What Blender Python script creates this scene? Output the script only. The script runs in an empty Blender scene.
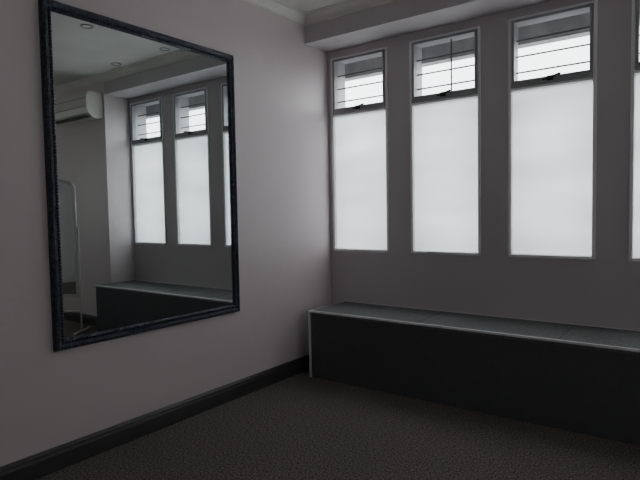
import bpy, bmesh, math
from mathutils import Matrix, Vector
C=bpy.context.collection
# ---------------------------------------------------------------- materials
def mat(name,col,rough=.6,metal=0,noise=None,bump=None,spec=.5,col2=None):
    m=bpy.data.materials.new(name);m.use_nodes=True;t=m.node_tree;b=t.nodes['Principled BSDF']
    b.inputs['Base Color'].default_value=(*col,1);b.inputs['Roughness'].default_value=rough
    b.inputs['Metallic'].default_value=metal;b.inputs['Specular IOR Level'].default_value=spec
    tc=t.nodes.new('ShaderNodeTexCoord')
    if noise:
        n=t.nodes.new('ShaderNodeTexNoise');n.inputs['Scale'].default_value=noise;n.inputs['Detail'].default_value=4
        r=t.nodes.new('ShaderNodeValToRGB');r.color_ramp.elements[0].position=.35;r.color_ramp.elements[1].position=.65
        c2=col2 or tuple(c*.9 for c in col)
        r.color_ramp.elements[0].color=(*c2,1);r.color_ramp.elements[1].color=(*col,1)
        t.links.new(tc.outputs['Object'],n.inputs['Vector']);t.links.new(n.outputs['Fac'],r.inputs[0]);t.links.new(r.outputs[0],b.inputs['Base Color'])
    if bump:
        n=t.nodes.new('ShaderNodeTexNoise');n.inputs['Scale'].default_value=bump[0];n.inputs['Detail'].default_value=5
        bp=t.nodes.new('ShaderNodeBump');bp.inputs['Strength'].default_value=bump[1];bp.inputs['Distance'].default_value=bump[2]
        t.links.new(tc.outputs['Object'],n.inputs['Vector']);t.links.new(n.outputs['Fac'],bp.inputs['Height']);t.links.new(bp.outputs[0],b.inputs['Normal'])
    return m
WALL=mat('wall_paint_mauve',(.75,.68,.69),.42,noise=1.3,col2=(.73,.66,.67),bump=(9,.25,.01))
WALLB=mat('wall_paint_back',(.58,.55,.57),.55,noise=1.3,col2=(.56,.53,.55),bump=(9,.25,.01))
CEIL=mat('ceiling_paint',(.78,.77,.74),.8,noise=2)
TRIM=mat('cornice_plaster',(.82,.81,.78),.6,noise=3)
BASE=mat('baseboard_charcoal',(.07,.07,.075),.35,noise=6)
CARP=mat('carpet_charcoal',(.30,.275,.258),1,noise=95,col2=(.075,.069,.064),bump=(120,.9,.010),spec=.05)
FRAME=mat('mirror_frame_blue_black',(.045,.06,.095),.3,noise=40,col2=(.015,.021,.036),bump=(60,1,.012))
MIRR=mat('mirror_silver',(.80,.86,.85),.0,metal=1)
ALU=mat('window_paint_grey',(.92,.92,.93),.4,noise=5,col2=(.88,.88,.89))
DARKALU=mat('transom_dark_metal',(.38,.38,.40),.4,noise=5)
STRIP=mat('aluminium_edge',(.95,.96,.97),.25,metal=.1,noise=20)
BTOP=mat('bench_carpet_top',(.20,.205,.21),.7,noise=110,col2=(.09,.092,.095),bump=(150,.4,.004))
BFR=mat('bench_front_panel',(.095,.10,.11),.6,noise=30,col2=(.085,.09,.10))
BAR=mat('burglar_bar_steel',(.06,.06,.065),.5,noise=20)
CONC=mat('exterior_concrete',(.45,.45,.45),.9,noise=7,col2=(.33,.33,.33),bump=(20,.5,.02))
ACW=mat('ac_plastic',(.78,.77,.70),.4,noise=2)
ACD=mat('ac_vent_dark',(.06,.06,.06),.5,noise=4)
WHT=mat('white_lacquer',(.75,.75,.74),.35,noise=3)
BLK=mat('black_plastic',(.02,.02,.02),.5,noise=9)
GRND=mat('outside_ground',(.22,.22,.21),.9,noise=2)
LAMP=mat('downlight_lens',(.85,.85,.82),.3,noise=3)
def frosted():
    m=bpy.data.materials.new('frosted_film_glass');m.use_nodes=True;t=m.node_tree;t.nodes.clear()
    o=t.nodes.new('ShaderNodeOutputMaterial');mx=t.nodes.new('ShaderNodeMixShader');mx.inputs[0].default_value=.12
    tr=t.nodes.new('ShaderNodeBsdfTranslucent')
    tc=t.nodes.new('ShaderNodeTexCoord');mp=t.nodes.new('ShaderNodeMapping');mp.inputs['Scale'].default_value=(.7,.7,3.2)
    n=t.nodes.new('ShaderNodeTexNoise');n.inputs['Scale'].default_value=1.4;n.inputs['Detail'].default_value=1.5
    r=t.nodes.new('ShaderNodeValToRGB');r.color_ramp.elements[0].color=(.66,.675,.685,1);r.color_ramp.elements[1].color=(.82,.828,.833,1)
    r.color_ramp.elements[0].position=.25;r.color_ramp.elements[1].position=.75
    gl=t.nodes.new('ShaderNodeBsdfDiffuse');gl.inputs[0].default_value=(.8,.82,.83,1)
    L=t.links.new
    L(tc.outputs['Object'],mp.inputs[0]);L(mp.outputs[0],n.inputs['Vector']);L(n.outputs['Fac'],r.inputs[0]);L(r.outputs[0],tr.inputs[0])
    L(tr.outputs[0],mx.inputs[1]);L(gl.outputs[0],mx.inputs[2]);L(mx.outputs[0],o.inputs[0])
    return m
FROST=frosted()
def clear():
    m=bpy.data.materials.new('clear_glass');m.use_nodes=True;t=m.node_tree;t.nodes.clear()
    o=t.nodes.new('ShaderNodeOutputMaterial');mx=t.nodes.new('ShaderNodeMixShader');mx.inputs[0].default_value=.06
    a=t.nodes.new('ShaderNodeBsdfTransparent');a.inputs[0].default_value=(.93,.95,.95,1);g=t.nodes.new('ShaderNodeBsdfGlossy');g.inputs['Roughness'].default_value=.02
    t.links.new(a.outputs[0],mx.inputs[1]);t.links.new(g.outputs[0],mx.inputs[2]);t.links.new(mx.outputs[0],o.inputs[0]);return m
CLEAR=clear()
# ---------------------------------------------------------------- mesh helpers
def addbox(bm,x0,x1,y0,y1,z0,z1,mi=0):
    r=bmesh.ops.create_cube(bm,size=1)
    for v in r['verts']:
        v.co=Vector(((x0+x1)/2+v.co.x*(x1-x0),(y0+y1)/2+v.co.y*(y1-y0),(z0+z1)/2+v.co.z*(z1-z0)))
    for f in {f for v in r['verts'] for f in v.link_faces}: f.material_index=mi
def fin(bm,name,mats,parent=None,bev=0,smooth=False):
    bmesh.ops.recalc_face_normals(bm,faces=bm.faces)
    me=bpy.data.meshes.new(name);bm.to_mesh(me);bm.free()
    for m in (mats if isinstance(mats,(list,tuple)) else [mats]): me.materials.append(m)
    o=bpy.data.objects.new(name,me);C.objects.link(o)
    if parent:o.parent=parent
    if bev:
        b=o.modifiers.new('bevel','BEVEL');b.width=bev;b.segments=2;b.limit_method='ANGLE'
    if smooth:
        for p in me.polygons:p.use_smooth=True
    return o
def boxes(name,bl,mats,parent=None,bev=0):
    bm=bmesh.new()
    for b in bl: addbox(bm,*b)
    return fin(bm,name,mats,parent,bev)
def empty(name):
    e=bpy.data.objects.new(name,None);C.objects.link(e);e.empty_display_size=.1;return e
def sweep(name,prof,path,mats,parent=None,closed=False):
    bm=bmesh.new();rings=[[bm.verts.new(f(a,b)) for a,b in prof] for f in path]
    n=len(prof);k=len(rings)
    for i in range(k if closed else k-1):
        A=rings[i];B=rings[(i+1)%k]
        for j in range(n):
            bm.faces.new((A[j],A[(j+1)%n],B[(j+1)%n],B[j]))
    if not closed:
        bm.faces.new(rings[0]);bm.faces.new(rings[-1])
    return fin(bm,name,mats,parent)
def cyl(bm,p0,p1,r,seg=12,mi=0):
    p0=Vector(p0);p1=Vector(p1);d=p1-p0
    q=d.to_track_quat('Z','Y').to_matrix().to_4x4();q.translation=(p0+p1)/2
    a=bmesh.ops.create_cone(bm,cap_ends=True,segments=seg,radius1=r,radius2=r,depth=d.length,matrix=q)
    for f in {f for v in a['verts'] for f in v.link_faces}: f.material_index=mi
# ---------------------------------------------------------------- room constants
XR=5.6; YF=-6.0; ZC=2.98; BAY=-.328; ZS=2.763; XV=3.005; SILL=1.0; WTOP=2.70; OUT=.22
wx=[(.04,.604),(.813,1.387),(1.5975,2.165),(2.367,2.973)]
boxes('floor',[(-.2,XR+.2,YF-.2,OUT,-.12,0)],CARP)
boxes('ceiling',[(-.2,XR+.2,YF-.2,OUT,ZC,ZC+.15)],CEIL)
boxes('wall_left',[(-.2,0,YF-.2,OUT,0,ZC)],WALL)
RY0,RY1,RZ0,RZ1=-4.6,-1.4,.95,2.45
boxes('wall_right',[(XR,XR+.2,YF-.2,RY0,0,ZC),(XR,XR+.2,RY1,OUT,0,ZC),(XR,XR+.2,RY0,RY1,0,RZ0),(XR,XR+.2,RY0,RY1,RZ1,ZC)],WALL)
boxes('wall_front',[(0,XR,YF-.2,YF,0,ZC)],WALL)
bl=[(0,XV,0,OUT,0,SILL),(0,XV,0,OUT,WTOP,ZC)]
ed=[0]+[v for w in wx for v in w]+[XV]
for i in range(0,len(ed),2): bl.append((ed[i],ed[i+1],0,OUT,SILL,WTOP))
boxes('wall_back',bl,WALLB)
boxes('wall_back_return',[(XV,XR,BAY,OUT,0,ZC)],WALL)
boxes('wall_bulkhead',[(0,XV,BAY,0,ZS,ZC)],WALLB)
boxes('trim_exterior_lintel',[(-.3,XR,OUT,OUT+.10,2.57,3.1)],CONC)
prof=[(0,0),(0,-.075),(.012,-.075),(.014,-.06),(.03,-.042),(.05,-.028),(.066,-.02),(.068,-.008),(.082,-.008),(.082,0)]
sweep('trim_1',prof,[lambda a,b:(a,YF,ZC+b),lambda a,b:(a,BAY-a,ZC+b)],TRIM)
sweep('trim_2',prof,[lambda a,b:(a,BAY-a,ZC+b),lambda a,b:(XR,BAY-a,ZC+b)],TRIM)
bp=[(0,0),(.022,0),(.022,.085),(.017,.098),(.017,.108),(.008,.123),(0,.123)]
sweep('baseboard_left',bp,[lambda a,b:(a,YF,b),lambda a,b:(a,0,b)],BASE)
sweep('baseboard_back',bp,[lambda a,b:(XV,BAY-a,b),lambda a,b:(XR,BAY-a,b)],BASE)
# ---------------------------------------------------------------- windows
ZT=2.20
for i,(a,b) in enumerate(wx):
    w=empty('window_%d'%(i+1)); f=.018
    y0,y1=-.008,.05
    boxes('outer_frame',[(a-.004,a+f,y0,y1,SILL,WTOP),(b-f,b+.004,y0,y1,SILL,WTOP),(a+f,b-f,y0-.004,y1,SILL-.004,SILL+f),(a+f,b-f,y0,y1,WTOP-f,WTOP)],ALU,w,.003)
    boxes('transom',[(a+f,b-f,y0-.008,y1,ZT+.006,ZT+.036)],DARKALU,w,.003)
    boxes('transom_sill',[(a+f,b-f,y0-.004,y1,ZT-.012,ZT+.006)],ALU,w,.003)
    z0,z1=ZT+.036,WTOP-f
    s=.020;aa,bb=a+f+.002,b-f-.002
    boxes('hopper_sash',[(aa,aa+s,y0-.006,y1-.01,z0,z1),(bb-s,bb,y0-.006,y1-.01,z0,z1),(aa+s,bb-s,y0-.006,y1-.01,z0,z0+s),(aa+s,bb-s,y0-.006,y1-.01,z1-s,z1)],DARKALU,w,.003)
    boxes('clear_pane',[(aa+s,bb-s,.03,.034,z0+s,z1-s)],CLEAR,w)
    boxes('frosted_pane',[(a+f,b-f,.020,.024,SILL+f,ZT-.012)],FROST,w)
    bm=bmesh.new();cx=(a+b)/2
    addbox(bm,cx-.022,cx+.022,-.020,-.004,z0-.012,z0+.022)
    cyl(bm,(cx,-.010,z0+.008),(cx,-.034,z0+.008),.008)
    cyl(bm,(cx,-.030,z0+.008),(cx+.07,-.038,z0+.022),.007)
    cyl(bm,(cx-.05,-.018,z0+.0),(cx-.01,-.018,z0+.004),.006)
    fin(bm,'latch_handle',BLK,w)
    bm=bmesh.new()
    for z in (2.335,2.45,2.565): cyl(bm,(a,.10,z),(b,.10,z),.006)
    if i in (1,): cyl(bm,(cx+.02,.10,ZT),(cx+.02,.10,WTOP),.006)
    fin(bm,'burglar_bars',BAR,w)
w=empty('window_5')  # made-up window out of view, added to house the fill lamp
fr=[(XR+.02,XR+.08,RY0,RY0+.05,RZ0,RZ1),(XR+.02,XR+.08,RY1-.05,RY1,RZ0,RZ1),(XR+.02,XR+.08,RY0+.05,RY1-.05,RZ0,RZ0+.05),(XR+.02,XR+.08,RY0+.05,RY1-.05,RZ1-.05,RZ1)]
for k in (1,2):
    yy=RY0+(RY1-RY0)*k/3;fr.append((XR+.02,XR+.08,yy-.025,yy+.025,RZ0+.05,RZ1-.05))
boxes('outer_frame',fr,ALU,w,.003)
boxes('clear_pane',[(XR+.045,XR+.05,RY0+.05,RY1-.05,RZ0+.05,RZ1-.05)],CLEAR,w)
boxes('sky_block_slab',[(XR+.12,XR+.13,RY0,RY1,RZ0,RZ1)],WHT,w)  # added slab behind the lamp, closes the opening against the sky
ld=bpy.data.lights.new('side_fill_light','AREA');ld.shape='RECTANGLE';ld.size=RZ1-RZ0-.04;ld.size_y=RY1-RY0-.04;ld.energy=13;ld.color=(1,.97,.955)  # added fill lamp that brightens the room from the right side
lo=bpy.data.objects.new('side_fill_light',ld);C.objects.link(lo);lo.location=(XR+.10,(RY0+RY1)/2,(RZ0+RZ1)/2);lo.rotation_euler=(0,math.radians(90),0)
# ---------------------------------------------------------------- bench
b=empty('storage_bench');bx0,bx1,by0,by1,bz=.15,XV-.004,-.541,-.004,.551
bx1b=XV-.004
boxes('front_panel',[(bx0+.02,bx1b,by0+.012,by0+.03,0.0,bz-.03)],BFR,b)
boxes('side_panel',[(bx0+.004,bx0+.02,by0+.03,by1,0.0,bz-.03)],BFR,b)
boxes('top_board',[(bx0+.012,bx1b,by0+.008,by1-.012,bz-.032,bz-.002)],BTOP,b)
boxes('edge_trim',[(bx0,bx1b,by0,by0+.024,bz-.015,bz),(bx0,bx0+.014,by0+.024,by1,bz-.015,bz),(bx0,bx0+.015,by0,by0+.018,0,bz-.015),(bx0+.012,bx1b,by1-.012,by1,bz-.03,bz+.004)],STRIP,b,.002)
boxes('top_seams',[(x,x+.003,by0+.025,by1-.013,bz-.002,bz-.0005) for x in (1.1,2.05)],BLK,b)
# ---------------------------------------------------------------- wall mirror
w=empty('wall_mirror');m0,m1,n0,n1=-2.556,-1.188,.635,2.475
fp=[(0,0),(0,.018),(.006,.028),(.016,.034),(.026,.030),(.034,.024),(.042,.027),(.050,.022),(.058,.012),(.058,0)]
sweep('ornate_frame',fp,[lambda a,h:(h+.002,m0+a,n0+a),lambda a,h:(h+.002,m1-a,n0+a),lambda a,h:(h+.002,m1-a,n1-a),lambda a,h:(h+.002,m0+a,n1-a)],FRAME,w,closed=True)
bm=bmesh.new()
def bead(y,z,r):
    bmesh.ops.create_icosphere(bm,subdivisions=1,radius=r,matrix=Matrix.Translation((.029,y,z))@Matrix.Diagonal((.8,1,1,1)))
for off,r,st in((.018,.010,.021),(.044,.008,.017)):
    y=m0+off
    while y<m1-off:
        bead(y,n0+off,r);bead(y,n1-off,r);y+=st
    z=n0+off
    while z<n1-off:
        bead(m0+off,z,r);bead(m1-off,z,r);z+=st
fin(bm,'frame_beading',FRAME,w,smooth=True)
boxes('mirror_glass',[(.002,.014,m0+.05,m1-.05,n0+.05,n1-.05)],MIRR,w)
# ---------------------------------------------------------------- air conditioner
a=empty('air_conditioner');ax0,ax1=3.04,3.89;az0,az1=2.48,2.79;yy=BAY
pr=[(0,az0+.02),(0,az1),(.15,az1),(.19,az1-.02),(.205,az1-.07),(.205,az0+.12),(.185,az0+.06),(.13,az0+.01),(.08,az0)]
sweep('body',pr,[lambda d,z:(ax0,yy-d,z),lambda d,z:(ax1,yy-d,z)],ACW,a)
boxes('vent_louver',[(ax0+.06,ax1-.06,yy-.196,yy-.10,az0+.012,az0+.03)],ACD,a)
boxes('panel_seam',[(ax0+.01,ax1-.01,yy-.2065,yy-.204,az0+.13,az0+.134),(ax0+.01,ax1-.01,yy-.2065,yy-.204,az1-.085,az1-.081)],ACD,a)
# ---------------------------------------------------------------- cheval mirror
c=empty('cheval_mirror');c.location=(3.30,-.78,0);c.rotation_euler=(0,0,math.radians(-35))
def outline(w,z0,z1,n=12):
    pts=[(-w,z0),(w,z0)]
    for i in range(n+1):
        t=math.pi*i/n;pts.append((w*math.cos(t),z1-w*.55+w*.55*math.sin(t)))
    return pts
O=outline(.21,.42,1.78);I=outline(.178,.452,1.748)
bm=bmesh.new()
rings=[[bm.verts.new((x,y,z)) for x,z in P] for P,y in ((O,-.012),(I,-.012),(I,.012),(O,.012))]
n=len(O)
for k in range(4):
    A,B=rings[k],rings[(k+1)%4]
    for j in range(n): bm.faces.new((A[j],A[(j+1)%n],B[(j+1)%n],B[j]))
fin(bm,'arched_frame',WHT,c)
bm=bmesh.new();bm.faces.new([bm.verts.new((x,-.004,z)) for x,z in I])
fin(bm,'mirror_glass',MIRR,c)
bm=bmesh.new();bm.faces.new([bm.verts.new((x,.006,z)) for x,z in I])
fin(bm,'back_board',WHT,c)
bm=bmesh.new()
for s in(-1,1):
    cyl(bm,(s*.222,0,.03),(s*.222,0,1.20),.008);cyl(bm,(s*.222,-.2,.02),(s*.222,.2,.02),.014);cyl(bm,(s*.205,0,1.08),(s*.226,0,1.08),.008)
    bmesh.ops.create_uvsphere(bm,u_segments=10,v_segments=8,radius=.014,matrix=Matrix.Translation((s*.222,0,1.21)))
cyl(bm,(-.222,0,.25),(.222,0,.25),.012)
fin(bm,'stand',WHT,c)
# ---------------------------------------------------------------- downlights
for i,(x,y) in enumerate([(1.6,-1.35),(1.62,-.52),(2.45,-.52),(2.45,-2.2)]):
    e=empty('recessed_downlight'+('.%03d'%i if i else ''));e.location=(x,y,ZC)
    bm=bmesh.new();r0,r1=.055,.042;N=24
    ring=lambda r,z:[bm.verts.new((r*math.cos(2*math.pi*k/N),r*math.sin(2*math.pi*k/N),z)) for k in range(N)]
    R=[ring(r0,0),ring(r0,-.006),ring(r1,-.008),ring(r1-.006,-.001)]
    for A,B in zip(R,R[1:]):
        for k in range(N): bm.faces.new((A[k],A[(k+1)%N],B[(k+1)%N],B[k]))
    fin(bm,'bezel',DARKALU,e)
    bm=bmesh.new();bmesh.ops.create_circle(bm,cap_ends=True,segments=24,radius=.037,matrix=Matrix.Translation((0,0,-.0015)))
    fin(bm,'lens',LAMP,e)
# ---------------------------------------------------------------- outside
boxes('ground_outside',[(-30,30,OUT+.6,60,-3.2,-3.0)],GRND)
boxes('added_shade_wall_outside',[(-6,10,.9,1.05,-3.0,1.2)],CONC)  # unseen wall added to dim the lower part of the frosted panes
wd=bpy.data.worlds.new('overcast');bpy.context.scene.world=wd;wd.use_nodes=True;t=wd.node_tree
bg=t.nodes['Background'];bg.inputs['Color'].default_value=(.97,.985,1,1);bg.inputs['Strength'].default_value=5.4
bpy.context.scene.view_settings.exposure=.32
# ---------------------------------------------------------------- camera
Rm=Matrix(((0.80439,0.59384,-0.01754),(-0.01682,0.05228,0.99849),(0.59386,-0.80288,0.05204))).transposed()
cd=bpy.data.cameras.new('camera');co=bpy.data.objects.new('camera',cd);C.objects.link(co)
co.matrix_world=Matrix.Translation((2.8287,-3.9829,1.35))@Rm.to_4x4()
cd.sensor_width=36;cd.lens=539.72*36/640;cd.clip_start=.05
bpy.context.scene.camera=co
